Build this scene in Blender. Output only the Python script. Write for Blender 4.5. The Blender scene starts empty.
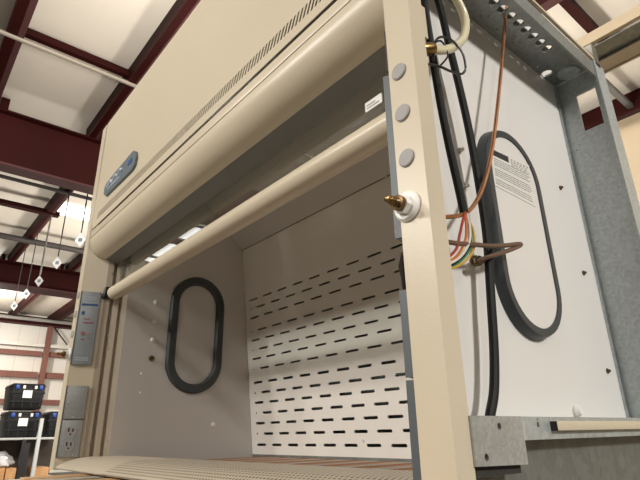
import bpy, bmesh, math, random
from mathutils import Vector, Matrix
random.seed(7)
C = bpy.context.scene.collection
S = 0.54            # metres per model unit
ZC = 1.25           # height of the unit origin above the floor
FL = -ZC / S        # floor height in model units

def W(p):
    return Vector((p[0]*S, p[1]*S, p[2]*S + ZC))

# ------------------------------------------------------------------ materials
def new_mat(name):
    m = bpy.data.materials.new(name); m.use_nodes = True
    return m, m.node_tree.nodes, m.node_tree.links, m.node_tree.nodes['Principled BSDF']

def mat(name, col, rough=0.5, metal=0.0, var=0.0, vscale=6.0, bump=0.0, bscale=60.0, spec=0.5, coat=0.0):
    m, N, L, b = new_mat(name)
    b.inputs['Base Color'].default_value = (*col, 1)
    b.inputs['Roughness'].default_value = rough
    b.inputs['Metallic'].default_value = metal
    b.inputs['Specular IOR Level'].default_value = spec
    b.inputs['Coat Weight'].default_value = coat
    tc = N.new('ShaderNodeTexCoord')
    if var > 0:
        n = N.new('ShaderNodeTexNoise'); n.inputs['Scale'].default_value = vscale; n.inputs['Detail'].default_value = 4
        L.new(tc.outputs['Object'], n.inputs['Vector'])
        r = N.new('ShaderNodeValToRGB')
        r.color_ramp.elements[0].position = 0.3; r.color_ramp.elements[1].position = 0.7
        r.color_ramp.elements[0].color = (*[c*(1-var) for c in col], 1)
        r.color_ramp.elements[1].color = (*[min(1, c*(1+var)) for c in col], 1)
        L.new(n.outputs['Fac'], r.inputs['Fac']); L.new(r.outputs['Color'], b.inputs['Base Color'])
    if bump > 0:
        n2 = N.new('ShaderNodeTexNoise'); n2.inputs['Scale'].default_value = bscale; n2.inputs['Detail'].default_value = 3
        L.new(tc.outputs['Object'], n2.inputs['Vector'])
        bp = N.new('ShaderNodeBump'); bp.inputs['Strength'].default_value = bump; bp.inputs['Distance'].default_value = 0.01
        L.new(n2.outputs['Fac'], bp.inputs['Height']); L.new(bp.outputs['Normal'], b.inputs['Normal'])
    return m

def galv(name, col, scale=110, rough=0.42, metal=0.75, var=0.16):
    m, N, L, b = new_mat(name)
    tc = N.new('ShaderNodeTexCoord')
    v = N.new('ShaderNodeTexVoronoi'); v.inputs['Scale'].default_value = scale
    n = N.new('ShaderNodeTexNoise'); n.inputs['Scale'].default_value = 5; n.inputs['Detail'].default_value = 6
    L.new(tc.outputs['Object'], v.inputs['Vector']); L.new(tc.outputs['Object'], n.inputs['Vector'])
    mx = N.new('ShaderNodeMix'); mx.data_type = 'FLOAT'; mx.inputs['Factor'].default_value = 0.5
    L.new(v.outputs['Color'], mx.inputs['A']); L.new(n.outputs['Fac'], mx.inputs['B'])
    r = N.new('ShaderNodeValToRGB')
    r.color_ramp.elements[0].position = 0.25; r.color_ramp.elements[1].position = 0.75
    r.color_ramp.elements[0].color = (*[c*(1-var) for c in col], 1)
    r.color_ramp.elements[1].color = (*[min(1, c*(1+var)) for c in col], 1)
    L.new(mx.outputs['Result'], r.inputs['Fac']); L.new(r.outputs['Color'], b.inputs['Base Color'])
    b.inputs['Metallic'].default_value = metal; b.inputs['Roughness'].default_value = rough
    return m

M = {}
M['cream'] = mat('cream_paint', (0.63, 0.55, 0.415), 0.32, var=0.03, vscale=2.5, bump=0.03, bscale=220)
M['cream_side'] = mat('cream_cabinet_paint', (0.62, 0.50, 0.34), 0.45, var=0.04, vscale=1.5)
M['tan'] = mat('tan_track_paint', (0.42, 0.355, 0.27), 0.42, var=0.05, vscale=3)
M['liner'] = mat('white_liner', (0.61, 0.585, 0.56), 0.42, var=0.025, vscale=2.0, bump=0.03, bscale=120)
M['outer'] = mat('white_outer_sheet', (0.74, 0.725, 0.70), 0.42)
M['panel'] = mat('white_panel', (0.74, 0.725, 0.70), 0.42)
M['baffle'] = mat('white_baffle', (0.74, 0.715, 0.67), 0.45, var=0.03, vscale=2.2)
M['soffit'] = mat('gray_sheet', (0.20, 0.20, 0.185), 0.5, 0.2)
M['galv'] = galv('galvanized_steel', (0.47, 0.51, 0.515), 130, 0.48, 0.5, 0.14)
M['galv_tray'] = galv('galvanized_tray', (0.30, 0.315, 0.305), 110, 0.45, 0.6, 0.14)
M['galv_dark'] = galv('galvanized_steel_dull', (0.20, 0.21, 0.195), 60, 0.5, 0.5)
M['galv_rough'] = galv('galvanized_bracket', (0.44, 0.45, 0.435), 190, 0.5, 0.5, 0.16)
M['gray_plate'] = mat('gray_plastic', (0.27, 0.30, 0.315), 0.38, var=0.05, vscale=20)
M['gray_plate_metal'] = mat('gray_metal_plate', (0.32, 0.33, 0.325), 0.45, 0.2, var=0.1, vscale=120)
M['gray_plug'] = mat('gray_plug', (0.34, 0.325, 0.315), 0.5, var=0.05, vscale=30)
M['rubber'] = mat('black_rubber', (0.008, 0.009, 0.0095), 0.5, spec=0.3, var=0.15, vscale=12)
M['gasket'] = mat('dark_gray_gasket', (0.045, 0.052, 0.056), 0.42, var=0.1, vscale=14)
M['black'] = mat('black_plastic', (0.010, 0.010, 0.011), 0.4)
M['seam_dark'] = mat('seam_shade_tan', (0.12, 0.095, 0.065), 0.6)
M['plate_edge'] = mat('dark_gray_edge', (0.085, 0.10, 0.11), 0.45)
M['shadow_metal'] = mat('dark_sheet', (0.03, 0.028, 0.025), 0.7)  # near-black put in for shade under the bracket, and the strip's dark end
M['white_plastic'] = mat('white_plastic', (0.80, 0.78, 0.73), 0.35)
M['white_paper'] = mat('white_paper', (0.80, 0.79, 0.77), 0.7)
M['label_film'] = mat('clear_label', (0.74, 0.73, 0.70), 0.35)
M['ink'] = mat('black_ink', (0.03, 0.03, 0.035), 0.6)
M['ink_gray'] = mat('gray_ink', (0.33, 0.32, 0.31), 0.6)
M['blue'] = mat('blue_ink', (0.02, 0.07, 0.22), 0.5)
M['blue_plastic'] = mat('blue_plastic', (0.01, 0.06, 0.33), 0.4)
M['red_ink'] = mat('red_ink', (0.32, 0.10, 0.11), 0.5)
M['badge_blue'] = mat('badge_blue', (0.17, 0.215, 0.25), 0.35, 0.3)
M['badge_light'] = mat('badge_light', (0.48, 0.54, 0.62), 0.4)
M['brass'] = mat('brass', (0.28, 0.18, 0.07), 0.3, 0.95, var=0.2, vscale=40)
M['brass_dark'] = mat('dark_brass', (0.16, 0.10, 0.045), 0.35, 0.8)
M['copper'] = mat('copper', (0.50, 0.24, 0.12), 0.35, 0.9, var=0.2, vscale=25)
M['brown_hose'] = mat('brown_tube', (0.16, 0.095, 0.065), 0.4, 0.2)
M['hose'] = mat('ivory_hose', (0.74, 0.68, 0.47), 0.3, coat=0.3)
M['w_orange'] = mat('orange_wire', (0.60, 0.17, 0.03), 0.4)
M['w_yellow'] = mat('yellow_wire', (0.62, 0.38, 0.06), 0.4)
M['w_red'] = mat('red_wire', (0.40, 0.04, 0.02), 0.4)
M['w_green'] = mat('green_wire', (0.05, 0.22, 0.12), 0.4)
M['w_white'] = mat('white_wire', (0.78, 0.76, 0.70), 0.4)
M['maroon'] = mat('maroon_steel', (0.029, 0.0037, 0.003), 0.6, spec=0.12, var=0.2, vscale=1.3)
M['maroon_light'] = mat('maroon_steel_pale', (0.085, 0.034, 0.034), 0.7, spec=0.15, var=0.15, vscale=1.2)  # paler maroon for the lower flanges
M['girt'] = mat('rust_red_steel', (0.235, 0.095, 0.07), 0.6, var=0.15, vscale=1.0)
M['insul'] = mat('white_insulation', (0.80, 0.735, 0.635), 0.75, var=0.03, vscale=0.8, bump=0.7, bscale=0.9)
M['wallpanel'] = mat('wall_insulation', (0.86, 0.83, 0.76), 0.8, var=0.03, vscale=0.6, bump=0.3, bscale=0.8)
M['seam'] = mat('insulation_seam', (0.50, 0.44, 0.37), 0.8)
M['conduit'] = mat('gray_conduit', (0.42, 0.41, 0.38), 0.4, 0.5)
M['conduit_gray'] = mat('dull_gray_steel', (0.13, 0.12, 0.11), 0.5)
M['conduit_tan'] = mat('tan_conduit', (0.30, 0.26, 0.21), 0.5, 0.2)
M['conduit_dark'] = mat('dark_conduit', (0.055, 0.045, 0.042), 0.5)
M['concrete'] = mat('concrete', (0.10, 0.092, 0.083), 0.6, var=0.12, vscale=0.7)
M['rack'] = mat('pale_gray_steel', (0.46, 0.48, 0.47), 0.45)
M['rack_dark'] = mat('dark_back_board', (0.075, 0.058, 0.045), 0.7, var=0.3, vscale=2)
M['tote'] = mat('black_tote', (0.008, 0.0085, 0.009), 0.5, spec=0.25, bump=0.1, bscale=20)
M['card'] = mat('cardboard', (0.52, 0.27, 0.11), 0.7, var=0.12, vscale=5)
M['bag'] = mat('clear_plastic_bag', (0.72, 0.71, 0.72), 0.25, bump=0.9, bscale=14)
M['accent_steel'] = mat('zinc_screw', (0.60, 0.59, 0.55), 0.3, 0.9)

def wood(name, a, b_):
    m, N, L, b = new_mat(name)
    tc = N.new('ShaderNodeTexCoord'); mp = N.new('ShaderNodeMapping')
    mp.inputs['Scale'].default_value = (30, 2, 30)
    n = N.new('ShaderNodeTexNoise'); n.inputs['Scale'].default_value = 2; n.inputs['Detail'].default_value = 5
    L.new(tc.outputs['Object'], mp.inputs['Vector']); L.new(mp.outputs['Vector'], n.inputs['Vector'])
    r = N.new('ShaderNodeValToRGB')
    r.color_ramp.elements[0].color = (*a, 1); r.color_ramp.elements[1].color = (*b_, 1)
    r.color_ramp.elements[0].position = 0.3; r.color_ramp.elements[1].position = 0.7
    L.new(n.outputs['Fac'], r.inputs['Fac']); L.new(r.outputs['Color'], b.inputs['Base Color'])
    b.inputs['Roughness'].default_value = 0.7
    return m
M['wood'] = wood('pallet_wood', (0.40, 0.22, 0.10), (0.62, 0.40, 0.20))
M['wood_gray'] = wood('weathered_pallet_wood', (0.30, 0.265, 0.21), (0.44, 0.39, 0.32))
M['wood_gold'] = wood('golden_wood', (0.34, 0.15, 0.035), (0.50, 0.25, 0.06))
M['wood_red'] = wood('stained_pallet_wood', (0.17, 0.035, 0.018), (0.34, 0.09, 0.035))

def perforated(name, col, pitch, radius, x_from):
    # sheet steel with a staggered pattern of small punched holes (object space, metres)
    m, N, L, b = new_mat(name)
    tc = N.new('ShaderNodeTexCoord'); sep = N.new('ShaderNodeSeparateXYZ')
    L.new(tc.outputs['Object'], sep.inputs[0])
    def mth(op, a, bb=None, use=None):
        n = N.new('ShaderNodeMath'); n.operation = op
        for i, v in enumerate((a, bb)):
            if v is None: continue
            if isinstance(v, (int, float)): n.inputs[i].default_value = v
            else: L.new(v, n.inputs[i])
        return n.outputs[0]
    row = mth('DIVIDE', sep.outputs['Y'], pitch*0.87)
    rowi = mth('FLOOR', row)
    off = mth('MULTIPLY', mth('MODULO', mth('ADD', rowi, 1000.0), 2.0), 0.5)
    cx = mth('SUBTRACT', mth('FRACT', mth('ADD', mth('DIVIDE', sep.outputs['X'], pitch), off)), 0.5)
    cy = mth('SUBTRACT', mth('FRACT', row), 0.5)
    d = mth('SQRT', mth('ADD', mth('MULTIPLY', cx, cx), mth('MULTIPLY', cy, cy)))
    hole = mth('LESS_THAN', d, radius)
    band = mth('GREATER_THAN', sep.outputs['X'], x_from)
    fac = mth('MULTIPLY', hole, band)
    mx = N.new('ShaderNodeMix'); mx.data_type = 'RGBA'
    mx.inputs['A'].default_value = (*col, 1); mx.inputs['B'].default_value = (0.03, 0.025, 0.02, 1)
    L.new(fac, mx.inputs['Factor']); L.new(mx.outputs['Result'], b.inputs['Base Color'])
    b.inputs['Roughness'].default_value = 0.42
    return m

def emit(name, col, st):
    m, N, L, b = new_mat(name)
    b.inputs['Base Color'].default_value = (0.8, 0.8, 0.8, 1)
    b.inputs['Emission Color'].default_value = (*col, 1)
    b.inputs['Emission Strength'].default_value = st
    return m
M['skylight'] = emit('translucent_skylight', (1.0, 0.985, 0.95), 3.0)

def glass(name):
    m = bpy.data.materials.new(name); m.use_nodes = True
    N, L = m.node_tree.nodes, m.node_tree.links
    N.remove(N['Principled BSDF'])
    out = N['Material Output']
    tr = N.new('ShaderNodeBsdfTransparent'); tr.inputs['Color'].default_value = (0.90, 0.925, 0.91, 1)
    gl = N.new('ShaderNodeBsdfGlossy'); gl.inputs['Roughness'].default_value = 0.02
    lw = N.new('ShaderNodeLayerWeight'); lw.inputs['Blend'].default_value = 0.5
    pw = N.new('ShaderNodeMath'); pw.operation = 'POWER'; pw.inputs[1].default_value = 4
    ml = N.new('ShaderNodeMath'); ml.operation = 'MULTIPLY_ADD'; ml.inputs[1].default_value = 0.9; ml.inputs[2].default_value = 0.12
    L.new(lw.outputs['Facing'], pw.inputs[0]); L.new(pw.outputs[0], ml.inputs[0])
    mx = N.new('ShaderNodeMixShader')
    L.new(ml.outputs[0], mx.inputs[0]); L.new(tr.outputs[0], mx.inputs[1]); L.new(gl.outputs[0], mx.inputs[2])
    L.new(mx.outputs[0], out.inputs['Surface'])
    return m
M['glass'] = glass('sash_glass')

# ------------------------------------------------------------------ mesh builder
class MB:
    def __init__(s):
        s.bm = bmesh.new(); s.mats = []; s.cur = 0
    def use(s, name):
        if name not in s.mats: s.mats.append(name)
        s.cur = s.mats.index(name); return s
    def _f(s, vs):
        try:
            f = s.bm.faces.new(vs)
        except ValueError:
            return None
        f.material_index = s.cur; return f
    def box(s, x0, x1, y0, y1, z0, z1, bev=0.0):
        P = [(x0,y0,z0),(x1,y0,z0),(x1,y1,z0),(x0,y1,z0),(x0,y0,z1),(x1,y0,z1),(x1,y1,z1),(x0,y1,z1)]
        return s.hexa(P, bev)
    def hexa(s, P, bev=0.0):
        v = [s.bm.verts.new(W(p)) for p in P]
        fs = [s._f([v[i] for i in q]) for q in ((3,2,1,0),(4,5,6,7),(0,1,5,4),(1,2,6,5),(2,3,7,6),(3,0,4,7))]
        if bev > 0:
            es = list({e for f in fs for e in f.edges})
            r = bmesh.ops.bevel(s.bm, geom=es, offset=bev*S, segments=2, affect='EDGES', profile=0.5)
            for f in r['faces']: f.material_index = s.cur
        return s
    def extrude_poly(s, pts, vec, cap=True):
        a = [s.bm.verts.new(W(p)) for p in pts]
        b = [s.bm.verts.new(W((p[0]+vec[0], p[1]+vec[1], p[2]+vec[2]))) for p in pts]
        n = len(pts)
        for i in range(n):
            s._f([a[i], a[(i+1) % n], b[(i+1) % n], b[i]])
        if cap:
            s._f(a[::-1]); s._f(b)
        return s
    def sheet(s, line, vec, th):
        # a bent sheet: open polyline (3-D points lying across vec) thickened by th to its left side
        n = len(line); axis = Vector(vec).normalized()
        L_ = [Vector(p) for p in line]; off = []
        for i in range(n):
            d0 = (L_[i]-L_[i-1]).normalized() if i > 0 else None
            d1 = (L_[i+1]-L_[i]).normalized() if i < n-1 else None
            n0 = axis.cross(d0) if d0 else None; n1 = axis.cross(d1) if d1 else None
            if n0 is None: m_ = n1; k = 1
            elif n1 is None: m_ = n0; k = 1
            else:
                m_ = (n0+n1).normalized(); k = 1/max(0.35, m_.dot(n0))
            off.append(L_[i] + m_*th*k)
        a0 = [s.bm.verts.new(W(p)) for p in L_]; b0 = [s.bm.verts.new(W(p)) for p in off]
        a1 = [s.bm.verts.new(W(p+Vector(vec))) for p in L_]; b1 = [s.bm.verts.new(W(p+Vector(vec))) for p in off]
        for i in range(n-1):
            s._f([a0[i], a0[i+1], a1[i+1], a1[i]])
            s._f([b0[i+1], b0[i], b1[i], b1[i+1]])
            s._f([a0[i+1], a0[i], b0[i], b0[i+1]])
            s._f([a1[i], a1[i+1], b1[i+1], b1[i]])
        s._f([a0[0], a1[0], b1[0], b0[0]]); s._f([a0[-1], b0[-1], b1[-1], a1[-1]])
        return s
    def cyl(s, p0, p1, r0, r1=None, n=20, cap=True):
        r1 = r0 if r1 is None else r1
        p0, p1 = W(p0), W(p1); d = (p1-p0).normalized()
        u = d.orthogonal().normalized(); w = d.cross(u)
        A = []; B = []
        for i in range(n):
            t = 2*math.pi*i/n; q = u*math.cos(t)+w*math.sin(t)
            A.append(s.bm.verts.new(p0+q*r0*S)); B.append(s.bm.verts.new(p1+q*r1*S))
        for i in range(n):
            s._f([A[i], A[(i+1) % n], B[(i+1) % n], B[i]])
        if cap:
            s._f(A[::-1]); s._f(B)
        return s
    def lathe(s, p0, p1, prof, n=24):
        # prof: list of (fraction along p0-p1, radius)
        p0, p1 = W(p0), W(p1); d = (p1-p0); dn = d.normalized()
        u = dn.orthogonal().normalized(); w = dn.cross(u); rings = []
        for t, r in prof:
            c = p0 + d*t
            rings.append([s.bm.verts.new(c+(u*math.cos(2*math.pi*i/n)+w*math.sin(2*math.pi*i/n))*max(r, 1e-4)*S) for i in range(n)])
        for a, b in zip(rings, rings[1:]):
            for i in range(n): s._f([a[i], a[(i+1) % n], b[(i+1) % n], b[i]])
        s._f(rings[0][::-1]); s._f(rings[-1])
        return s
    def tube(s, pts, r, n=10, sub=8, smooth=True, closed=False):
        P = [Vector(p) for p in pts]
        if smooth and len(P) > 2:
            Q = []
            m = len(P); rng = range(m if closed else m-1)
            for i in rng:
                if closed: a, b, c, d = P[i-1], P[i], P[(i+1) % m], P[(i+2) % m]
                else: a, b, c, d = P[max(i-1, 0)], P[i], P[i+1], P[min(i+2, m-1)]
                for k in range(sub):
                    t = k/sub
                    Q.append(0.5*((2*b)+(c-a)*t+(2*a-5*b+4*c-d)*t*t+(3*b-3*c+d-a)*t**3))
            if not closed: Q.append(P[-1])
            P = Q
        P = [W(p) for p in P]; m = len(P); rings = []; u = None
        for i in range(m):
            if closed: d = (P[(i+1) % m]-P[i-1])
            else: d = (P[min(i+1, m-1)]-P[max(i-1, 0)])
            d.normalize()
            if u is None: u = d.orthogonal().normalized()
            u = (u - d*u.dot(d)).normalized(); w = d.cross(u)
            rings.append([s.bm.verts.new(P[i]+(u*math.cos(2*math.pi*k/n)+w*math.sin(2*math.pi*k/n))*r*S) for k in range(n)])
        for i in range(m if closed else m-1):
            a, b = rings[i], rings[(i+1) % m]
            for k in range(n): s._f([a[k], a[(k+1) % n], b[(k+1) % n], b[k]])
        if not closed:
            s._f(rings[0][::-1]); s._f(rings[-1])
        return s
    def ball(s, c, r, n=12, sq=(1, 1, 1)):
        c = W(c)
        mtx = Matrix.Translation(c) @ Matrix.Diagonal((r*S*sq[0], r*S*sq[1], r*S*sq[2], 1))
        res = bmesh.ops.create_uvsphere(s.bm, u_segments=n, v_segments=max(6, n//2), radius=1, matrix=mtx)
        for f in {f for v in res['verts'] for f in v.link_faces}: f.material_index = s.cur
        return s
    def plate(s, outer, holes, fn, nrm, th):
        # flat plate with real holes: 2-D loops mapped by fn to 3-D, thickened by th along nrm
        edges = []
        for lp in [outer]+holes:
            vs = [s.bm.verts.new(W(fn(*p))) for p in lp]
            for i in range(len(vs)): edges.append(s.bm.edges.new((vs[i], vs[(i+1) % len(vs)])))
        r = bmesh.ops.triangle_fill(s.bm, edges=edges, use_beauty=True)
        fs = [g for g in r['geom'] if isinstance(g, bmesh.types.BMFace)]
        for f in fs: f.material_index = s.cur
        ex = bmesh.ops.extrude_face_region(s.bm, geom=fs)
        vs = [g for g in ex['geom'] if isinstance(g, bmesh.types.BMVert)]
        bmesh.ops.translate(s.bm, verts=vs, vec=Vector(nrm).normalized()*th*S)
        for g in s.bm.faces:
            if g.material_index == 0 and s.cur: pass
        return s
    def build(s, name, material=None, parent=None, smooth=True, label=None):
        bm = s.bm
        bmesh.ops.recalc_face_normals(bm, faces=bm.faces[:])
        if smooth:
            for f in bm.faces: f.smooth = True
            for e in bm.edges:
                if len(e.link_faces) != 2 or e.calc_face_angle(0) > math.radians(32): e.smooth = False
        o_loc = base_of(parent)
        bmesh.ops.translate(bm, verts=bm.verts[:], vec=-o_loc)
        me = bpy.data.meshes.new(name); bm.to_mesh(me); bm.free()
        names = s.mats if s.mats else [material]
        for n_ in names: me.materials.append(M[n_])
        o = bpy.data.objects.new(name, me); C.objects.link(o)
        if parent is not None: o.parent = parent
        if label: o['label'] = label
        return o

def base_of(o):
    v = Vector((0, 0, 0))
    while o is not None:
        v += o.location; o = o.parent
    return v

def thing(name, label, cat, base, group=None):
    o = bpy.data.objects.new(name, None); C.objects.link(o)
    o.location = W(base); o['label'] = label; o['category'] = cat
    if group: o['group'] = group
    return o

def tag(o, label, cat, group=None):
    o['label'] = label; o['category'] = cat
    if group: o['group'] = group
    return o

def origin_to(o, p):
    # move a single mesh's origin to p without moving its geometry
    p = W(p); o.data.transform(Matrix.Translation(-p)); o.location = p
    return o

def struct(o):
    o['kind'] = 'structure'; return o

def rrect(x0, x1, z0, z1, r, n=5):
    pts = []
    for cx, cz, a0 in ((x1-r, z1-r, 0), (x0+r, z1-r, 90), (x0+r, z0+r, 180), (x1-r, z0+r, 270)):
        for k in range(n+1):
            a = math.radians(a0+90*k/n); pts.append((cx+r*math.cos(a), cz+r*math.sin(a)))
    return pts
def circ(cx, cy, r, n=16, sx=1, sy=1):
    return [(cx+r*sx*math.cos(2*math.pi*i/n), cy+r*sy*math.sin(2*math.pi*i/n)) for i in range(n)]

# ================================================================== THE BUILDING
H = 9.0
b = MB(); b.box(-46, 8, -22, 20, FL-0.2, FL); struct(b.build('floor', 'concrete'))
b = MB(); b.box(-45, 8, -9.2, 15.6, H, H+0.15)
struct(b.build('ceiling', 'insul'))
# end wall with girts (plane x = -44) and rear wall (y = 15)
b = MB().use('wallpanel'); b.box(-44.4, -44, -9.2, 15.6, FL, H)
b.use('seam')
for k in range(-6, 12): b.box(-44.0, -43.985, k*1.33+0.4, k*1.33+0.415, FL+1, 8.2)
struct(b.build('wall_left'))
b = MB(); b.box(-45, 8, 15.2, 15.6, FL, H); struct(b.build('wall_back', 'wallpanel'))
n_trim = [0]
def trim(bld, material=None):
    n_trim[0] += 1
    return struct(bld.build('trim_%d' % n_trim[0], material))
def purlin(x0, x1, y0, y1):
    b = MB().use('maroon'); b.box(x0, x1, y0, y0+(y1-y0)*0.62, H-0.5, H)
    b.use('maroon_light'); b.box(x0, x1, y0+(y1-y0)*0.62, y1, H-0.5, H-0.42)
    trim(b)
for x0, x1, off in ((-14.9, 7, 0.0), (-29.6, -14.7, 0.40), (-44, -29.4, 0.1)):
    for y0, y1 in ((-8.6, -8.25), (-5.3, -4.95), (-2.4, -2.1), (0.40, 0.74), (3.13, 3.42), (5.95, 6.25), (8.65, 9.32), (11.9, 12.2)):
        purlin(x0, x1, y0+off, y1+off)
def girder(x, zt, zb, fw):
    b = MB().use('maroon'); b.box(x-0.05, x+0.05, -9, 15.2, zb+0.06, zt)
    b.box(x-fw/2, x+fw/2, -9, 15.2, zt-0.05, zt)
    b.use('maroon_light'); b.box(x-fw/2, x+fw/2, -9, 15.2, zb, zb+0.06)
    trim(b)
girder(-14.72, 8.52, 6.88, 0.5)
girder(-29.4, 8.52, 7.3, 1.3)
girder(-43.5, 8.75, 8.15, 0.5)
# deep eave beam on the rear side
b = MB().use('maroon'); b.box(-44, 7, 14.6, 14.75, 8.3, 8.97); b.box(-44, 7, 14.4, 14.95, 8.25, 8.32); trim(b)
# pale strut along the end wall, girts, column
b = MB(); b.box(-43.9, -43.4, -9, 15, 6.55, 6.82, 0.05); trim(b, 'wallpanel')
for z0, z1 in ((5.9, 6.25), (4.3, 4.72), (2.4, 2.75)):
    for y0, y1 in ((-9, 0.8), (1.2, 8.72), (9.28, 15)):
        b = MB(); b.box(-44, -43.55, y0, y1, z0, z1); trim(b, 'girt')
b = MB(); b.box(-44, -43.4, 8.9, 9.1, FL, 8.15); b.box(-43.42, -43.36, 8.8, 9.2, FL, 8.15); trim(b, 'girt')
b = MB(); b.tube([(-43.5, 9.3, 8.1), (-43.5, 10.4, 6.9)], 0.05, 6); trim(b, 'maroon')
# thin members running across the bays under the roof
def tb(p, r, m, label, cat='pipe', name='hanging_pipe'):
    o = MB().tube(p, r, 8, smooth=False).build(name, m)
    origin_to(o, p[0]); tag(o, label, cat); return o
tb([(-11.25, -9, 8.48), (-11.25, 15, 8.48)], 0.055, 'conduit_tan', 'pale gray conduit crossing the upper left ceiling bay')
b = MB(); b.box(-11.42, -11.27, 0.74, 3.15, 8.72, 8.9); trim(b, 'maroon')
tb([(-18.72, -9, 8.43), (-18.72, 15, 8.43)], 0.07, 'conduit_dark', 'thin dark conduit just beyond the big maroon girder')
b = MB(); b.box(-21.45, -21.15, -9, 4.0, 8.45, 8.62); trim(b, 'maroon')
tb([(-24.7, -9, 8.36), (-24.7, 15, 8.36)], 0.14, 'conduit_dark', 'thick dark pipe under the ceiling ahead of the second girder')
tb([(-42.4, -9, 8.37), (-42.4, 15, 8.37)], 0.13, 'conduit', 'pale pipe along the far ceiling beyond the second girder')
b = MB(); b.box(-3.06, -2.86, 9.2, 11.9, 8.6, 8.8); trim(b, 'maroon')
b = MB(); b.box(-3.62, -3.48, 11.5, 14.7, 8.45, 8.6); trim(b, 'conduit_gray')
# skylights
def skylight(n, x0, x1, y0, y1):
    b = MB(); b.box(x0, x1, y0, y1, H-0.03, H-0.005)
    struct(b.build('window_%d' % n, 'skylight'))
skylight(1, -22.3, -20.9, 4.05, 6.2)
skylight(2, -26.6, -25.5, -8.1, -6.55)
skylight(3, -25.0, -22.3, -8.1, -6.55)
skylight(4, -21.8, -19.8, -8.1, -6.55)
skylight(5, -19.4, -18.6, -8.1, -6.55)

# ================================================================== THE FUME HOOD
XO, XM = -4.13, -4.871      # outer left x ; mirror sum
BASE = -0.195
hood = thing('fume_hood', 'large cream fume hood with raised glass sash and uncovered right side, on a wooden pallet', 'fume hood', (-2.435, 1.8, BASE))
TOP = 2.535

# front panel with slanted vent slots
b = MB()
X0, X1 = -4.000, -0.843
slots = []
x = X0+0.10
def fpanel(x, z): return (x, 1.0, z)
while x < X1-0.06:
    slots.append([(x, 1.598), (x+0.0135, 1.598), (x+0.038, 1.656), (x+0.0245, 1.656)]); x += 0.0265
b.use('cream')
b.plate([(X0, 1.545), (X1, 1.545), (X1, TOP), (X0, TOP)], slots, fpanel, (0, 1, 0), 0.004)
b.sheet([(X0, 1.012, TOP), (X0, 1.2, TOP)], (X1-X0, 0, 0), 0.012)
panel = b.build('front_panel', 'cream', hood)
b = MB(); b.box(X0+0.02, X1-0.02, 1.035, 1.045, 1.50, 1.70); b.build('vent_slot_shade', 'black', panel)  # black sheet put in so the slots look shaded inside
# badge
b = MB().use('badge_blue')
ol = [(-3.70, 1.722), (-3.742, 1.75), (-3.75, 1.80), (-3.70, 1.838), (-3.60, 1.845), (-3.17, 1.866), (-3.125, 1.84), (-3.10, 1.79), (-3.112, 1.735), (-3.16, 1.712), (-3.4, 1.716)]
b.extrude_poly([(x, 0.982, z) for x, z in ol], (0, 0.018, 0))
b.use('badge_light')
b.tube([(-3.66, .981, 1.775), (-3.60, .981, 1.81), (-3.56, .981, 1.775), (-3.50, .981, 1.815), (-3.45, .981, 1.785), (-3.40, .981, 1.82), (-3.36, .981, 1.79)], 0.010, 6)
b.box(-3.66, -3.40, .979, .983, 1.755, 1.765)
b.use('blue'); b.box(-3.24, -3.17, .979, .983, 1.775, 1.81)
b.build('badge', None, panel)
# lower strip + curved lower valance
b = MB(); b.box(X0, X1, 1.0, 1.014, 1.470, 1.526, 0.003); b.build('lower_strip', 'cream', hood)
prof = [(1.0, 1.463)]
for k in range(0, 17):
    t = math.radians(5*k); prof.append((1.165-.165*math.cos(t)**0.9, 1.455-.142*math.sin(t)))
b = MB(); b.sheet([(X0-0.002, y, z) for y, z in prof], (X1-X0+.004, 0, 0), 0.012)
for xx in (X0, X1-0.012):
    b.extrude_poly([(xx, y, z) for y, z in prof]+[(xx, 1.235, 1.318), (xx, 1.235, 1.463)], (0.012, 0, 0))
b.build('curved_valance', 'cream', hood)
b = MB(); b.sheet([(X0+.012, prof[-1][0]+.001, prof[-1][1]), (X0+.012, 1.165, 1.313), (X0+.012, 1.222, 1.288), (X0+.012, 1.222, 1.40)], (X1-X0-.024, 0, 0), 0.006); b.build('soffit_plate', 'soffit', hood)
b = MB(); b.box(X0+.01, X1-.01, 1.05, 1.06, 1.44, 1.56); b.build('seam_gap_shade', 'seam_dark', hood)  # sheet added behind the gap, its colour toned to the shade there

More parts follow.
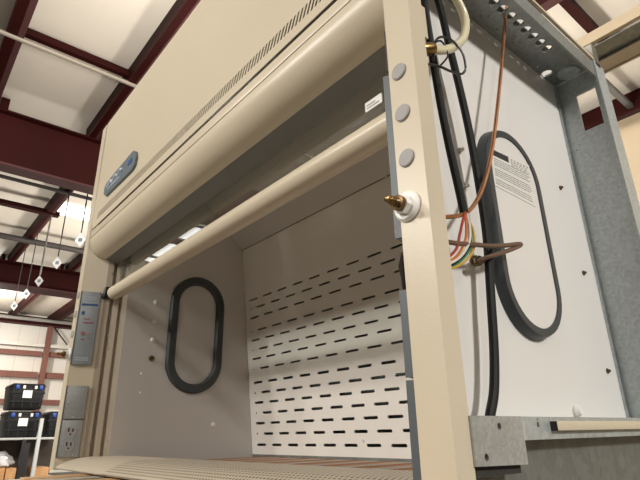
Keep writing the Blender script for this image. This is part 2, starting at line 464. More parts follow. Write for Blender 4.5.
# corner posts (left one, the right one is its mirror image)
def post(mir):
    f = (lambda x: XM-x) if mir else (lambda x: x)
    th = 0.012*(1 if mir else -1)
    line = [(-4.13, 1.068), (-4.13, 1.0), (-4.03, 1.0), (-3.972, 1.168)]
    b = MB().use('cream'); pts = [(f(x), y, BASE) for x, y in line]
    b.sheet(pts, (0, 0, TOP-BASE), -th)
    root = b.build('corner_post', None, hood)
    # grooved sash track behind the angled face
    b = MB()
    line = [(-3.974, 1.160), (-3.962, 1.2), (-3.99, 1.205), (-3.99, 1.224), (-3.955, 1.228), (-3.938, 1.262), (-3.96, 1.268), (-3.96, 1.285), (-3.925, 1.288), (-3.906, 1.318)]
    b.sheet([(f(x), y, BASE+0.01) for x, y in line], (0, 0, TOP-BASE-0.4), -th*0.6)
    t = b.build('sash_track', 'tan', root)
    # service plates on the angled face
    a = Vector((f(-4.03), 1.0, 0)); e = Vector((f(-3.972), 1.168, 0)) - a
    e.normalize(); n = Vector((-e.y, e.x, 0)) if mir else Vector((e.y, -e.x, 0))
    def slab(u0, u1, z0, z1, d0, d1, bev=0.0):
        P = []
        for z in (z0, z1):
            for u, d in ((u0, d0), (u1, d0), (u1, d1), (u0, d1)):
                q = a+e*u+n*d; P.append((q.x, q.y, z))
        return P
    def on(u, z, d): q = a+e*u+n*d; return (q.x, q.y, z)
    T = 0.022
    b = MB().use('gray_plate'); b.hexa(slab(0.012, 0.146, 0.50, 1.045, 0.0, T), 0.004)
    b.use('plate_edge'); b.hexa(slab(0.006, 0.0125, 0.50, 1.045, 0.0, T+.001))
    b.use('blue'); b.hexa(slab(0.022, 0.134, 0.935, 0.95, T, T+.002))
    b.hexa(slab(0.030, 0.050, 0.865, 0.89, T, T+.002))
    b.use('badge_light')
    for z in (1.0, 0.985): b.hexa(slab(0.03, 0.12, z, z+0.004, T, T+.002))
    for z in (0.53, 0.545): b.hexa(slab(0.03, 0.12, z, z+0.005, T, T+.002))
    b.use('red_ink'); b.hexa(slab(0.05, 0.12, 0.80, 0.812, T, T+.002)); b.hexa(slab(0.05, 0.09, 0.83, 0.838, T, T+.002))
    b.lathe(on(.06, .725, T), on(.06, .725, T+.003), [(0, .016), (1, .016)], 14)
    b.hexa(slab(0.05, 0.075, 0.675, 0.685, T, T+.002)); b.hexa(slab(0.09, 0.12, 0.72, 0.725, T, T+.002)); b.hexa(slab(0.09, 0.115, 0.69, 0.695, T, T+.002))
    b.use('accent_steel'); b.ball(on(.08, .512, T), .005, 8); b.ball(on(.08, 1.033, T), .005, 8)
    b.build('instruction_plate', None, root, label='tall gray plate with blue line and red marks')
    b = MB().use('gray_plate_metal'); b.hexa(slab(0.012, 0.148, 0.128, 0.352, 0.0, T), 0.004)
    b.use('plate_edge'); b.hexa(slab(0.006, 0.0125, 0.128, 0.352, 0.0, T+.001))
    b.use('accent_steel')
    for u, z in ((.035, .24), (.12, .325), (.08, .14)): b.ball(on(u, z, T), .005, 8)
    b.build('blank_plate', None, root, label='plain gray cover plate')
    b = MB().use('gray_plate_metal'); b.hexa(slab(0.012, 0.148, -0.118, 0.121, 0.0, T), 0.004)
    b.use('plate_edge'); b.hexa(slab(0.006, 0.0125, -0.118, 0.121, 0.0, T+.001))
    b.use('gray_plug')
    for z in (0.045, -0.045):
        b.lathe(on(.075, z, T-.001), on(.075, z, T+.003), [(0, .036), (1, .036)], 20)
    b.use('black')
    for z in (0.045, -0.045):
        b.hexa(slab(.058, .066, z, z+.024, T+.002, T+.005)); b.hexa(slab(.084, .092, z, z+.020, T+.002, T+.005))
        b.lathe(on(.075, z-.016, T+.002), on(.075, z-.016, T+.005), [(0, .006), (1, .006)], 8)
    b.use('accent_steel')
    for u, z in ((.045, -.105), (.11, -.105), (.13, .105), (.02, .105)): b.ball(on(u, z, T), .004, 8)
    b.build('outlet_plate', None, root, label='gray plate with two power outlets')
    # round gray plugs on the front face
    cx = -4.071
    for z in (1.172, 1.025, 0.876, 0.725) if mir else (1.025, 0.876, 0.725):
        if z > 1.1: continue
        b = MB(); b.lathe((f(cx), 1.001, z), (f(cx), 0.993, z), [(0, .0275), (0.6, .0275), (1, .024)], 28)
        b.build('hole_plug', 'gray_plug', root)
    # gas fitting
    b = MB().use('white_plastic')
    c = (f(-4.060), 1.0, 0.578)
    def ax(d): return (c[0], c[1]-d, c[2])
    b.lathe(ax(0), ax(.014), [(0, .044), (.5, .044), (1, .038)], 28)
    b.lathe(ax(.012), ax(.032), [(0, .029), (1, .027)], 6)
    b.use('brass_dark'); b.lathe(ax(.03), ax(.058), [(0, .019), (.25, .019), (.3, .022), (.6, .022), (.65, .014), (1, .011)], 16)
    b.use('brass'); b.lathe(ax(.057), ax(.088), [(0, .011), (.2, .013), (.35, .008), (.5, .012), (.65, .008), (.9, .010), (1, .004)], 14)
    b.build('gas_fitting', None, root, label='white flange with a brass hose nipple')
    return root, f, n
pl, _, _ = post(False)
pr, fr_, _ = post(True)
# small screws on the left track
for x, y, z in ((-3.955, 1.222, .722), (-3.955, 1.226, .63), (-3.965, 1.19, -.043), (-3.965, 1.19, 1.21)):
    b = MB(); b.ball((x, y, z), .008, 8); b.build('track_screw', 'accent_steel', pl)
# wiring extension of right post below the sill: the post's own foot reaches the pallet
# black sash catch on the right post, and black strip standing in for the shaded gap above the plates
b = MB(); b.extrude_poly([(-.872, 1.03, .47), (-.905, 1.05, .44), (-.89, 1.04, .40), (-.885, 1.04, .32), (-.868, 1.02, .30)], (0, .03, 0)); b.build('sash_catch', 'black', pr)
b = MB(); b.box(-.851, -.845, 1.004, 1.02, 1.06, 1.22); b.build('edge_gap_shade', 'black', pr)
b = MB(); b.hexa([(-3.99, 1.14, 1.0), (-3.93, 1.14, 1.0), (-3.93, 1.19, 1.0), (-3.99, 1.19, 1.0), (-3.97, 1.15, 1.09), (-3.93, 1.15, 1.09), (-3.93, 1.19, 1.09), (-3.97, 1.19, 1.09)], .008); b.build('sash_catch', 'black', pl)

# sash: frame, glass, grip bar
b = MB(); b.lathe((-3.89, 1.2, 1.034), (-.94, 1.2, 1.034), [(0, .044), (.002, .05), (.998, .05), (1, .044)], 32)
b.box(-3.9, -.97, 1.23, 1.27, 1.012, 1.045, .004)
sash = b.build('sash', 'cream', hood)
b = MB(); b.box(-3.90, -.97, 1.232, 1.244, 1.03, 1.95); b.build('glass_pane', 'glass', sash)
b = MB().use('white_paper'); b.box(-1.165, -1.075, 1.226, 1.231, 1.178, 1.220)
b.use('ink_gray'); b.box(-1.155, -1.11, 1.2245, 1.2265, 1.20, 1.205); b.box(-1.155, -1.09, 1.2245, 1.2265, 1.188, 1.192)
b.build('sash_label', None, sash, label='small white sticker')

# liner
YB = 2.60
def liner(x, inner_dir):
    b = MB(); b.box(min(x, x-inner_dir*.015), max(x, x-inner_dir*.015), 1.312, YB, BASE+.02, 2.30)
    return b
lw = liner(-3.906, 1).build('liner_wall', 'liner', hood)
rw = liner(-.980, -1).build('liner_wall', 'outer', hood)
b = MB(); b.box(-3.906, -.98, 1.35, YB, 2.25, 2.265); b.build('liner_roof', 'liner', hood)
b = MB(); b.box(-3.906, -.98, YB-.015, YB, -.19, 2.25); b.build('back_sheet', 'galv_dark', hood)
# baffle with staggered slots
K = (2.50-2.324)/(1.626+.145)
def bf(x, z): return (x, 2.50-(z+.145)*K, z)
rows = [1.133, 1.055, .972, .857, .776, .694, .618, .532, .420, .336, .256, .174, .093, .011, -.074]
holes = []
for i, z in enumerate(rows):
    h = .0098 if i >= 8 else .0078
    if i % 2 == 0: xs = [-3.825+.2155*k for k in range(13)]; w = .13
    else: xs = [-3.715+.2155*k for k in range(13)]; w = .13
    if i % 2 == 1: holes.append(rrect(-3.822, -3.802, z-h*.8, z+h*.8, h*.7, 3))
    for x in xs:
        if x+w > -1.0: continue
        holes.append(rrect(x, x+w, z-h, z+h, h*.9, 3))
b = MB().use('baffle')
b.plate([(-3.903, -.147), (-.983, -.147), (-.983, 1.624), (-3.903, 1.624)], holes, bf, (0, 1, 0), 0.008)
bafl = b.build('baffle', None, hood, smooth=False)
# lower return flange, upper baffle leaning forward
b = MB(); b.sheet([(-3.9, 2.322, 1.632), (-3.9, 2.05, 1.895), (-3.9, 1.75, 2.16)], (2.915, 0, 0), .008); b.build('upper_baffle', 'liner', hood)
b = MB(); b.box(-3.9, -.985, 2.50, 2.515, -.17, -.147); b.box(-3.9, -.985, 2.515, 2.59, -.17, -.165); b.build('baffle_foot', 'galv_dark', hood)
for p in (bf(-2.56, -.045), (-2.04, 2.312, 1.62)):
    b = MB(); b.ball(p, .012, 10, (1, .5, 1)); b.build('baffle_screw', 'liner', bafl)

def stadium(cy, cz, hw, hh, n=20):
    pts = []
    for k in range(n+1):
        a = math.pi*k/n; pts.append((cy+hw*math.cos(a), cz+hh-hw+hw*math.sin(a)))
    for k in range(n+1):
        a = math.pi+math.pi*k/n; pts.append((cy+hw*math.cos(a), cz-hh+hw+hw*math.sin(a)))
    return pts
CY, CZ, HW, HH = 1.910, .80, .246, .482
def gasket(x, sgn, parent, hw_in):
    b = MB().use('gasket')
    outer = stadium(CY, CZ, HW, HH); inner = stadium(CY, CZ, HW-hw_in, HH-hw_in)
    mid_o = stadium(CY, CZ, HW-.012, HH-.012); mid_i = stadium(CY, CZ, HW-hw_in+.012, HH-hw_in+.012)
    loops = [(outer, 0), (outer, .022), (mid_o, .034), (mid_i, .034), (inner, .022), (inner, 0)]
    rings = [[b.bm.verts.new(W((x+sgn*d, y, z))) for y, z in lp] for lp, d in loops]
    m = len(outer)
    for r0, r1 in zip(rings, rings[1:]):
        for i in range(m): b._f([r0[i], r0[(i+1) % m], r1[(i+1) % m], r1[i]])
    return b.build('access_gasket', None, parent)
gasket(-3.906, 1, lw, .072)
def raised_gasket(x, parent):
    cy, cz, hw, hh, d = 1.868, .773, .210, .443, .040
    b = MB().use('gasket')
    loops = [(stadium(cy, cz, hw+.012, hh+.012), 0), (stadium(cy, cz, hw+.004, hh+.004), d-.008), (stadium(cy, cz, hw, hh), d), (stadium(cy, cz, hw-.028, hh-.028), d), (stadium(cy, cz, hw-.030, hh-.030), d-.010)]
    rings = [[b.bm.verts.new(W((x+q, y, z))) for y, z in lp] for lp, q in loops]
    m = len(rings[0])
    for r0, r1 in zip(rings, rings[1:]):
        for i in range(m): b._f([r0[i], r0[(i+1) % m], r1[(i+1) % m], r1[i]])
    g = b.build('access_gasket', None, parent)
    b = MB(); b.extrude_poly([(x+d-.012, y, z) for y, z in stadium(cy, cz, hw-.029, hh-.029)], (.006, 0, 0)); b.build('access_panel', 'panel', parent)
raised_gasket(-.965, rw)
# screw caps on the left liner
for y, z, r, m in ((1.542, 1.015, .019, 'white_plastic'), (1.542, .86, .019, 'white_plastic'), (1.547, .714, .019, 'white_plastic'), (2.118, .086, .018, 'white_plastic'), (1.484, .453, .007, 'white_plastic'), (1.491, .315, .007, 'white_plastic')):
    b = MB(); b.lathe((-3.906, y, z), (-3.892, y, z), [(0, r), (.5, r), (1, r*.6)], 16); b.build('screw_cap', m, lw)
b = MB(); b.lathe((-3.906, 1.55, .57), (-3.87, 1.55, .57), [(0, .022), (.5, .022), (.55, .013), (1, .013)], 6); b.build('hose_stub', 'brass_dark', lw, label='dark brass hose stub')

# airfoil sill
prof = [(1.40, -.16), (1.40, -.118), (1.20, -.118), (1.15, -.122), (1.10, -.134), (1.055, -.153), (1.02, -.170), (1.006, -.182)]
M['sill'] = perforated('perforated_sill', (0.58, 0.51, 0.40), 0.0125, 0.26, -3.05*S + 2.435*S)
b = MB(); b.sheet([(-4.02, y, z) for y, z in prof], (-.843+4.02, 0, 0), .010)
b.extrude_poly([(-4.02, y, z) for y, z in prof[1:]]+[(-4.02, 1.40, -.182)], (.012, 0, 0))
b.build('airfoil_sill', 'sill', hood)

# ---- right side, its cover removed
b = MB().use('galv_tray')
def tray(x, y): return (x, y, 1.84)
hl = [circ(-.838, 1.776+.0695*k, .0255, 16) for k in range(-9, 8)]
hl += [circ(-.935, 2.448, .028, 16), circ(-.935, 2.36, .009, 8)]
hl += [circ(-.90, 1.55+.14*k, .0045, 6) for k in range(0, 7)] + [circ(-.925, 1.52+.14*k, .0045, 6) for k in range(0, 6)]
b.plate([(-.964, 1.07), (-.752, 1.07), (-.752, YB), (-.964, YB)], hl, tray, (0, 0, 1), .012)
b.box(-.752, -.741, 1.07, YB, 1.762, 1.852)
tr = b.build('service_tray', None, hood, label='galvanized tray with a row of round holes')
b = MB(); b.lathe((-.855, 2.535, 1.842), (-.855, 2.535, 1.832), [(0, .06), (1, .056)], 28); b.build('knockout', 'galv', tr)
b = MB(); b.lathe((-.855, 2.535, 1.833), (-.855, 2.535, 1.826), [(0, .010), (1, .008)], 12); b.build('knockout_screw', 'accent_steel', tr)
b = MB(); b.box(-.752, -.738, 1.07, YB+.01, 1.885, 1.90); b.build('top_rail', 'cream', hood)
b = MB(); b.box(-.966, -.862, 1.07, 2.36, 1.90, 1.91); b.build('chase_cover', 'galv_dark', hood)
# rear column with a cut-out
def colm(x, z): return (x, YB, z)
b = MB().use('galv')
sm = [circ(-.925, z, .006, 6) for z in (1.40, 1.211, .875, .3)] + [circ(-.905, 1.43, .004, 6)]
b.plate([(-.964, -.02), (-.745, -.02), (-.745, 1.838), (-.964, 1.838)], [[(-.868, 1.494), (-.766, 1.494), (-.766, 1.722), (-.868, 1.722)]]+sm, colm, (0, 1, 0), .012)
b.box(-.745, -.733, 2.575, 2.70, -.02, 1.87)
b.box(-.966, -.955, 2.575, 2.60, -.02, 1.838)
col = b.build('rear_column', None, hood, label='galvanized rear corner column')
b = MB(); b.box(-.80, -.733, 2.60, 2.66, 1.85, 1.99); b.build('corner_bracket', 'accent_steel', col)
# base: bracket, flange, wooden strip, recessed skirt
b = MB().use('galv_rough')
def br(y, z): return (-.733, y, z)
b.plate([(1.065, -.075), (1.285, -.080), (1.288, .034), (1.065, .034)], [circ(1.178, .010, .0085, 10), circ(1.108, -.057, .0085, 10)], br, (-1, 0, 0), .010)
b.build('base_bracket', None, hood)
b = MB(); b.box(-.760, -.752, 1.07, 1.28, -.10, .03); b.build('bracket_gap_shade', 'shadow_metal', hood)  # dark sheet added as the shade in the gap under the bracket
b = MB().use('galv')
def fl(y, z): return (-.741, y, z)
b.plate([(1.297, -.024), (YB, -.024), (YB, .034), (1.297, .034)], [circ(1.379, .025, .005, 8), [(1.372, .008), (1.386, .008), (1.382, .025), (1.376, .025)]], fl, (-1, 0, 0), .010)
b.box(-.964, -.742, 1.297, YB, .026, .034)
b.box(-.80, -.742, 1.297, YB, -.024, -.018)
b.use('liner'); b.box(-.745, -.738, 1.293, 1.300, -.024, .034)
fl_ = b.build('base_flange', None, hood)
b = MB().use('cream'); b.box(-.741, -.722, 1.447, YB-.02, -.003, .023, .003)
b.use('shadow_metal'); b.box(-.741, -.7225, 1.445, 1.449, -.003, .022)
b.build('flange_strip', None, fl_, label='pale beige strip along the galvanized flange')
b = MB(); b.box(-.815, -.80, 1.07, YB, BASE, .02); b.build('base_skirt', 'galv_dark', hood)
b = MB().use('white_plastic'); b.lathe((-.965, 2.095, .067), (-.94, 2.095, .067), [(0, .024), (.4, .024), (1, .014)], 16); b.build('screw_cap', None, rw)
for y, z in ((2.383, 1.126), (2.442, .693), (2.476, .241)):
    b = MB(); b.lathe((-.965, y, z), (-.950, y, z), [(0, .012), (.4, .012), (.5, .007), (1, .006)], 6); b.build('liner_bolt', 'brass_dark', rw)
for y, z in ((1.454, 1.096), (1.529, 1.022), (1.53, .866)):
    b = MB(); b.lathe((-.965, y, z), (-.945, y, z), [(0, .012), (.45, .012), (.5, .008), (1, .008)], 10); b.build('liner_nut', 'accent_steel', rw)
# certification label seen inside the oval
b = MB().use('label_film')
LZ = [(1.71, 1.091), (2.018, 1.113), (2.009, .904), (1.687, .909)]
b.extrude_poly([(-.931, y, z) for y, z in LZ], (.002, 0, 0))
def lab(u, v):   # u along the label, v downwards, both 0..1
    y = (1-v)*(1.71+u*.308)+v*(1.687+u*.322); z = (1-v)*(1.091+u*.022)+v*(.909-u*.005)
    return y, z
def bar(u0, u1, v0, v1, m):
    b.use(m); P = [lab(u0, v0), lab(u1, v0), lab(u1, v1), lab(u0, v1)]
    b.extrude_poly([(-.9292, y, z) for y, z in P], (.0012, 0, 0))
bar(.04, .42, .05, .20, 'ink')
for k in range(3): bar(.06, .40, .08+.045*k, .088+.045*k, 'label_film')
for k in range(4):
    u = .48
    while u < .93:
        w = random.uniform(.03, .09); bar(u, min(u+w, .95), .08+.05*k, .10+.05*k, 'ink_gray'); u += w+.035
for k in range(13):
    u = .05; v = .27+.053*k
    if k in (4, 9): continue
    while u < .90:
        w = random.uniform(.02, .10); bar(u, min(u+w, .95), v, v+.017, 'ink_gray'); u += w+.018
b.build('certification_label', None, rw, label='white paper label with printed lines')

# cables, tubes and wires in the open side
def run(name, pts, r, m, label=None, n=10, parent=None):
    return MB().tube(pts, r, n).build(name, m, parent or hood, label=label)
run('power_cable', [(-.86, 1.261, 1.532+.25), (-.86, 1.261, 1.532), (-.86, 1.269, 1.345), (-.86, 1.286, 1.088), (-.86, 1.309, .895), (-.86, 1.33, .768), (-.86, 1.344, .67)], .0145, 'rubber')
run('power_cable', [(-.9, 1.34, 1.86), (-.9, 1.419, 1.668), (-.9, 1.455, 1.455), (-.9, 1.49, 1.252), (-.9, 1.515, 1.056), (-.9, 1.529, .827), (-.9, 1.528, .63), (-.9, 1.499, .408), (-.9, 1.475, .241), (-.9, 1.444, .117), (-.9, 1.404, .041), (-.9, 1.39, .0)], .0155, 'rubber')
h1 = run('drain_hose', [(-.82, 1.20, 1.80), (-.81, 1.31, 1.66), (-.80, 1.385, 1.575), (-.80, 1.43, 1.50), (-.80, 1.405, 1.40), (-.80, 1.338, 1.315), (-.80, 1.269, 1.258), (-.80, 1.209, 1.224), (-.81, 1.165, 1.21)], .0165, 'hose', n=14)
MB().lathe((-.802, 1.195, 1.221), (-.815, 1.15, 1.205), [(0, .021), (.4, .024), (1, .021)], 14).build('hose_coupling', 'brass', h1)
run('cable_tie', [(-.81, 1.20, 1.18), (-.79, 1.185, 1.221), (-.79, 1.208, 1.264), (-.79, 1.246, 1.295), (-.785, 1.282, 1.302), (-.78, 1.314, 1.289), (-.775, 1.335, 1.258), (-.78, 1.349, 1.223), (-.785, 1.351, 1.202), (-.79, 1.328, 1.177), (-.79, 1.262, 1.156), (-.79, 1.194, 1.142), (-.80, 1.12, 1.12)], .0045, 'black', n=6)
run('cable_tie', [(-.83, 1.20, 1.245), (-.795, 1.235, 1.275), (-.79, 1.262, 1.225), (-.82, 1.25, 1.19)], .0035, 'black', n=6)
run('copper_tube', [(-.84, 1.95, 1.99), (-.86, 1.932, 1.909), (-.86, 1.891, 1.791), (-.86, 1.798, 1.536), (-.86, 1.678, 1.219), (-.86, 1.587, .998), (-.86, 1.505, .843), (-.86, 1.433, .743), (-.86, 1.355, .673), (-.86, 1.246, .63), (-.88, 1.15, .62)], .0075, 'copper', n=8)
run('brown_tube', [(-.90, 1.10, .535), (-.86, 1.231, .542), (-.86, 1.288, .550), (-.86, 1.383, .568), (-.86, 1.473, .583), (-.86, 1.572, .607), (-.86, 1.666, .634), (-.862, 1.688, .636), (-.864, 1.653, .618), (-.866, 1.575, .586), (-.875, 1.499, .557), (-.89, 1.475, .547), (-.905, 1.46, .54)], .0082, 'brown_hose', n=10)
b = MB().use('brass'); b.lathe((-.965, 1.535, .571), (-.895, 1.47, .54), [(0, .020), (.3, .020), (.31, .012), (.45, .012), (.46, .018), (.72, .018), (.73, .012), (1, .011)], 6)
b.build('brass_fitting', None, rw, label='brass compression fitting')
for m, dx, mid, nm in (('w_orange', .0, 1.335, 'orange_wire'), ('w_red', .008, 1.300, 'red_wire'), ('w_yellow', -.008, 1.385, 'yellow_wire'), ('w_white', .004, 1.348, 'white_wire'), ('rubber', -.004, 1.36, 'black_wire'), ('w_green', -.01, 1.372, 'green_wire')):
    k = (mid-1.31)/.05
    run(nm, [(-.86+dx, 1.344+.01*k, .675), (-.86+dx, mid+.012, .62), (-.86+dx, mid-.008, .575-.02*k), (-.87+dx, 1.27+.012*k, .515-.025*k), (-.90+dx, 1.18, .45)], .0045, m, n=6)

x = -3.72
while x < -1.1:
    b = MB().use('wood_red'); b.box(x, x+.085, 1.42, 2.49, BASE, -.163)
    b.use('wood_gold'); b.box(x+.085, x+.125, 1.42, 2.49, BASE, -.163)
    b.build('base_slat', None, hood, smooth=False, label='red and golden stained slat')
    b = MB(); b.box(x+.127, x+.265, 1.42, 2.49, BASE, -.164); b.build('base_slat', 'wood_gray', hood, label='weathered gray slat'); x += .27
# ================================================================== PALLET AND STAND UNDER THE HOOD
pal = thing('pallet', 'wooden pallet with reddish gaps directly under the fume hood', 'pallet', (-2.1, 1.7, -.42))
x = -3.50
i = 0
while x < -.80:
    b = MB(); b.box(x, min(x+.165, -.75), .70, 3.6, BASE-.035, BASE-.004, .003); b.build('deck_board', 'wood_gray' if i % 2 else 'wood', pal)
    x += .25; i += 1
for y in (.80, 2.05, 3.3):
    b = MB(); b.box(-3.5, -.75, y, y+.12, BASE-.20, BASE-.036, .003); b.build('stringer', 'wood_red', pal)
for y in (.74, 1.4, 2.0, 2.7, 3.25):
    b = MB(); b.box(-3.5, -.75, y, y+.20, BASE-.236, BASE-.201, .003); b.build('bottom_board', 'wood_red', pal)
st = thing('work_table', 'steel work table carrying the pallet and hood', 'table', (-2.1, 1.9, FL))
b = MB(); b.box(-3.42, -.5, .85, 3.5, BASE-.30, BASE-.238, .01); b.build('table_top', 'galv_dark', st)
for x in (-3.3, -.6):
    for y in (.95, 3.4):
        b = MB(); b.box(x-.05, x+.05, y-.05, y+.05, FL, BASE-.30, .006); b.build('leg', 'rack', st)
for y in (.95, 3.4):
    b = MB(); b.box(-3.25, -.65, y-.02, y+.02, -1.6, -1.5); b.build('stretcher', 'rack', st)

# ================================================================== SHELF RACK WITH TOTES (left, far)
rk = thing('shelf_rack', 'pale steel shelf rack at the far left carrying black totes', 'rack', (-13.5, 1.6, FL))
b = MB(); b.box(-14.2, -12.75, -.6, 3.35, 0.0, .038, .005); b.build('shelf_board', 'rack', rk)
b = MB(); b.box(-14.2, -12.75, -.6, 3.35, -.85, -.76, .01); b.build('shelf_board', 'rack', rk)
for x in (-12.78, -14.15):
    for y in (-.5, 2.79):
        b = MB(); b.box(x-.04, x+.04, y-.035, y+.035, FL, .42 if y > 0 else .04, .005); b.build('upright', 'rack', rk)
b = MB(); b.box(-14.28, -14.21, -.6, 3.45, -.755, -.005); b.build('back_panel', 'rack_dark', rk)
b = MB(); b.box(-12.95, -12.83, 2.50, 2.66, -.757, -.062); b.build('divider', 'black', rk)
def tote(label):
    t = thing('storage_tote', label, 'tote', (-13.3, 2.46, .039), 'black totes on the shelf rack')
    x0, x1 = -13.85, -12.98
    b = MB().use('tote')
    z0, z1 = .039, .50
    b.hexa([(x0+.04, 2.19, z0), (x1-.03, 2.19, z0), (x1-.03, 2.79, z0), (x0+.04, 2.79, z0), (x0, 2.16, z1), (x1, 2.16, z1), (x1, 2.81, z1), (x0, 2.81, z1)], .02)
    for k in range(4):
        yy = 2.22+.17*k; b.box(x1-.05, x1-.01+.0, yy, yy+.03, z0+.05, z1-.08)
    b.box(x1-.04, x1+.005, 2.165, 2.80, .18, .21); b.box(x1-.03, x1+.01, 2.15, 2.815, .36, .40)
    b.build('body', None, t)
    b = MB(); b.hexa([(x0-.02, 2.145, z1+.001), (x1+.02, 2.145, z1+.001), (x1+.02, 2.825, z1+.001), (x0-.02, 2.825, z1+.001), (x0+.02, 2.17, z1+.075), (x1-.02, 2.17, z1+.075), (x1-.02, 2.80, z1+.075), (x0+.02, 2.80, z1+.075)], .02)
    b.build('lid', 'tote', t)
    for y in (2.22, 2.68):
        b = MB(); b.box(x1+.01, x1+.05, y, y+.07, z1-.05, z1+.04, .010); b.build('latch', 'blue_plastic', t, label='blue latch')
    for y in (2.36, 2.59):
        b = MB(); b.box(x1+.005, x1+.045, y, y+.05, z1-.04, z1+.03, .008); b.build('clip', 'white_plastic', t, label='white clip')
    b = MB(); b.box(x1+.012, x1+.018, 2.38, 2.56, .27, .43); b.build('paper_label', 'white_paper', t)
    return t
def dup(root, loc, label):
    r = root.copy(); C.objects.link(r); r.location = loc; r['label'] = label
    for ch in list(root.children):
        c = ch.copy(); C.objects.link(c); c.parent = r
        c.matrix_parent_inverse = Matrix.Identity(4)
    return r
t1 = tote('lower black tote of the left stack on the shelf rack')
dup(t1, t1.location+Vector((0, -.01*S, .577*S)), 'black tote stacked on top of another tote, with blue latches')
dup(t1, t1.location+Vector((.05*S, .80*S, 0)), 'black tote standing alone beside the post of the fume hood')
# boxes and plastic on the lower shelf
def carton(name, x0, x1, y0, y1, z0, z1, label):
    t = thing(name, label, 'box', ((x0+x1)/2, (y0+y1)/2, z0), 'cartons on the lower shelf')
    b = MB(); b.box(x0, x1, y0, y1, z0, z1, .012); b.build('body', 'card', t)
    b = MB(); b.box(x1-.002, x1+.003, (y0+y1)/2-.03, (y0+y1)/2+.03, z0, z1); b.build('packing_tape', 'wood', t)
    return t
carton('cardboard_box', -13.7, -12.85, 1.75, 2.28, -.758, -.53, 'orange brown carton under the plastic bag at the left edge')
carton('cardboard_box', -13.7, -12.85, 2.30, 2.49, -.758, -.545, 'narrow carton beside the dark divider of the rack')
carton('cardboard_box', -13.7, -12.9, 2.86, 3.12, -.758, -.56, 'small carton behind the cream post, right of the rack upright')
b = MB()
bmesh.ops.create_icosphere(b.bm, subdivisions=4, radius=1)
for v in b.bm.verts:
    n = v.co.copy()
    q = 1+.14*math.sin(7*n.x+3*n.y)*math.cos(5*n.z+4*n.y)+.08*math.sin(13*n.y+2*n.z)
    p = Vector((n.x*.40, n.y*.40, max(n.z, -.35)*.20))*q
    v.co = W((-13.25+p.x, 2.06+p.y, -.435+p.z))
    v.co.z = max(v.co.z, W((0, 0, -.528))[2])
o = b.build('plastic_bag', 'bag'); origin_to(o, (-13.25, 2.06, -.528)); tag(o, 'crumpled translucent plastic bag lying on a carton at left', 'bag')

# hanging tags
hx = [-15.81, -18.57, -21.29, -23.65, -26.24]; hy = [3.67, 3.695, 3.725, 3.75, 3.78]; HZ = 5.69
names = ['nearest the fume hood, highest', 'second from the fume hood', 'in the middle of the hanging row', 'second from the far left, low in the row', 'farthest left, lowest of the row']
for i, (x, y) in enumerate(zip(hx, hy)):
    t = thing('hanging_tag', 'white square tag on a cord, '+names[i], 'tag', (x, y, HZ), 'tags hanging from the ceiling')
    b = MB(); b.cyl((x, y, HZ+.24), (x, y, H-.5), .022 if i != 2 else .035, n=6); b.build('cord', 'conduit_dark' if i != 2 else 'conduit', t)
    b = MB().use('white_paper'); r = .205
    d = Vector((.45, .89, 0))
    def q(a, z, off=0): return (x+d.x*a+off, y+d.y*a, HZ+z)
    b.extrude_poly([q(-r*.75, -.02), q(.02, -r*1.1), q(r*.75, .02), q(-.02, r*1.1)], (.012, 0, 0))
    b.use('badge_blue'); b.extrude_poly([q(-.055, -.06, .013), q(.055, -.05, .013), q(.055, .07, .013), q(-.055, .06, .013)], (.003, 0, 0))
    b.build('card', None, t)

# ================================================================== NEIGHBOUR CABINET (right, behind)
nb = thing('steel_cabinet', 'cream painted steel cabinet behind the hood at the right edge', 'cabinet', (.2, 5.2, FL))
b = MB().use('cream_side'); b.box(-2.2, 2.6, 4.5, 6.0, FL, 2.545, .01)
b.use('black')
for k in range(5): b.box(-1.275+.09*k, -1.235+.09*k, 4.494, 4.5, 1.555, 1.615)
b.box(-1.268, -1.25, 4.494, 4.5, 1.49, 1.51)
b.use('white_plastic'); b.ball((-1.255, 4.497, 1.70), .012, 8); b.ball((-1.265, 4.497, 1.66), .008, 8)
b.build('body', None, nb)
ch = thing('overhead_channel', 'cream overhead steel channel with gray underside at the upper right', 'beam', (.8, 3.8, 2.55))
b = MB().use('cream_side'); b.box(-1.6, 3.0, 3.58, 3.60, 2.742, 2.84)
b.box(-1.6, 3.0, 3.56, 3.60, 2.735, 2.745)
b.build('face', None, ch)
b = MB(); b.box(-1.6, 3.0, 3.60, 3.78, 2.715, 2.725); b.box(-1.6, 3.0, 3.77, 3.78, 2.695, 2.72); b.build('underside', 'galv_dark', ch)
b = MB(); b.box(-1.6, 3.0, 3.78, 3.95, 2.70, 2.71); b.box(-1.6, 3.0, 3.94, 3.96, 2.69, 2.73); b.build('rear_lip', 'tan', ch)
for x in (.3, 2.4):
    b = MB(); b.box(x, x+.12, 3.7, 5.0, 2.60, 2.71); b.box(x, x+.12, 4.6, 5.0, 2.546, 2.60); b.build('bracket', 'galv_dark', ch)

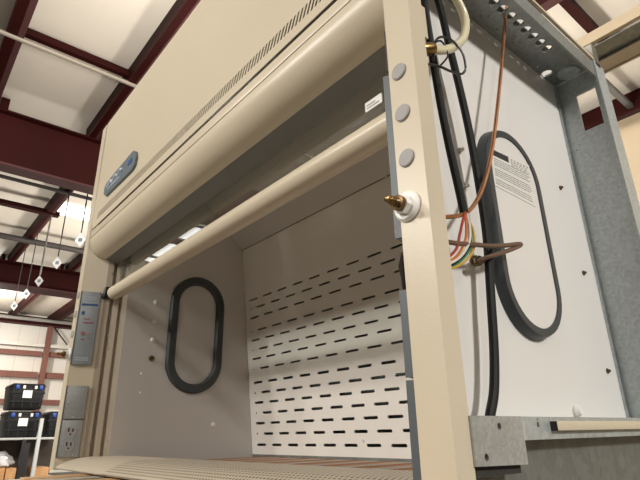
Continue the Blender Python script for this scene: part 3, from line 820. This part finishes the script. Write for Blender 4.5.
# ================================================================== LIGHT
sc = bpy.context.scene
w = bpy.data.worlds.new('World'); sc.world = w; w.use_nodes = True
bg = w.node_tree.nodes['Background']; bg.inputs[0].default_value = (1.0, 0.92, 0.82, 1); bg.inputs[1].default_value = 0.015
def lamp(p, watts, col=(1, .945, .865), r=.3):
    l = bpy.data.lights.new('high_bay_or_fill_lamp', 'POINT'); l.energy = watts; l.color = col; l.shadow_soft_size = r
    o = bpy.data.objects.new('high_bay_or_fill_lamp', l); C.objects.link(o); o.location = W(p); return o
lamp((-2.0, -15.5, 8.2), 1250)
lamp((-3.0, -11.0, 7.6), 560)
lamp((7.0, -14.5, 8.2), 250)
lamp((5.0, -11.0, 7.6), 80)
lamp((-9, -15.5, 8.2), 1050)
lamp((-11, -11.0, 7.6), 560)
lamp((-6.5, 2.6, 5.2), 230)  # unseen fill light added over the hood to brighten the near ceiling bay
lamp((13, -8, 8.0), 420)
lamp((15, 2.5, 7.8), 2700, r=.6, col=(1, .96, .90))
lamp((-6, 8, 3.0), 500)  # added low behind the hood, out of sight, to light the ceiling from below
lamp((-22, 8, 4.5), 380)  # unseen fill placed to brighten the ceiling beyond the first girder
lamp((-23, 2.5, 4.2), 110)  # extra fill added for the dim left ceiling bay, no fixture here
lamp((-36, 3, 7.0), 700)

# ================================================================== CAMERA
R0 = Vector((0.63853355, 0.76940079, -0.01724335)); R1 = Vector((-0.28589353, 0.21634445, -0.9335202)); R2 = Vector((-0.71452068, 0.60101373, 0.3581099))
cam = bpy.data.cameras.new('Camera'); co = bpy.data.objects.new('Camera', cam); C.objects.link(co)
m = Matrix((R0, -R1, -R2)).transposed().to_4x4(); m.translation = Vector((0, 0, ZC)); co.matrix_world = m
cam.sensor_width = 36; cam.lens = 28.454; cam.clip_start = 0.02; cam.clip_end = 200
sc.camera = co
sc.view_settings.view_transform = 'Standard'; sc.view_settings.look = 'None'
sc.view_settings.exposure = -0.08; sc.view_settings.gamma = 1.0; sc.view_settings.use_curve_mapping = False
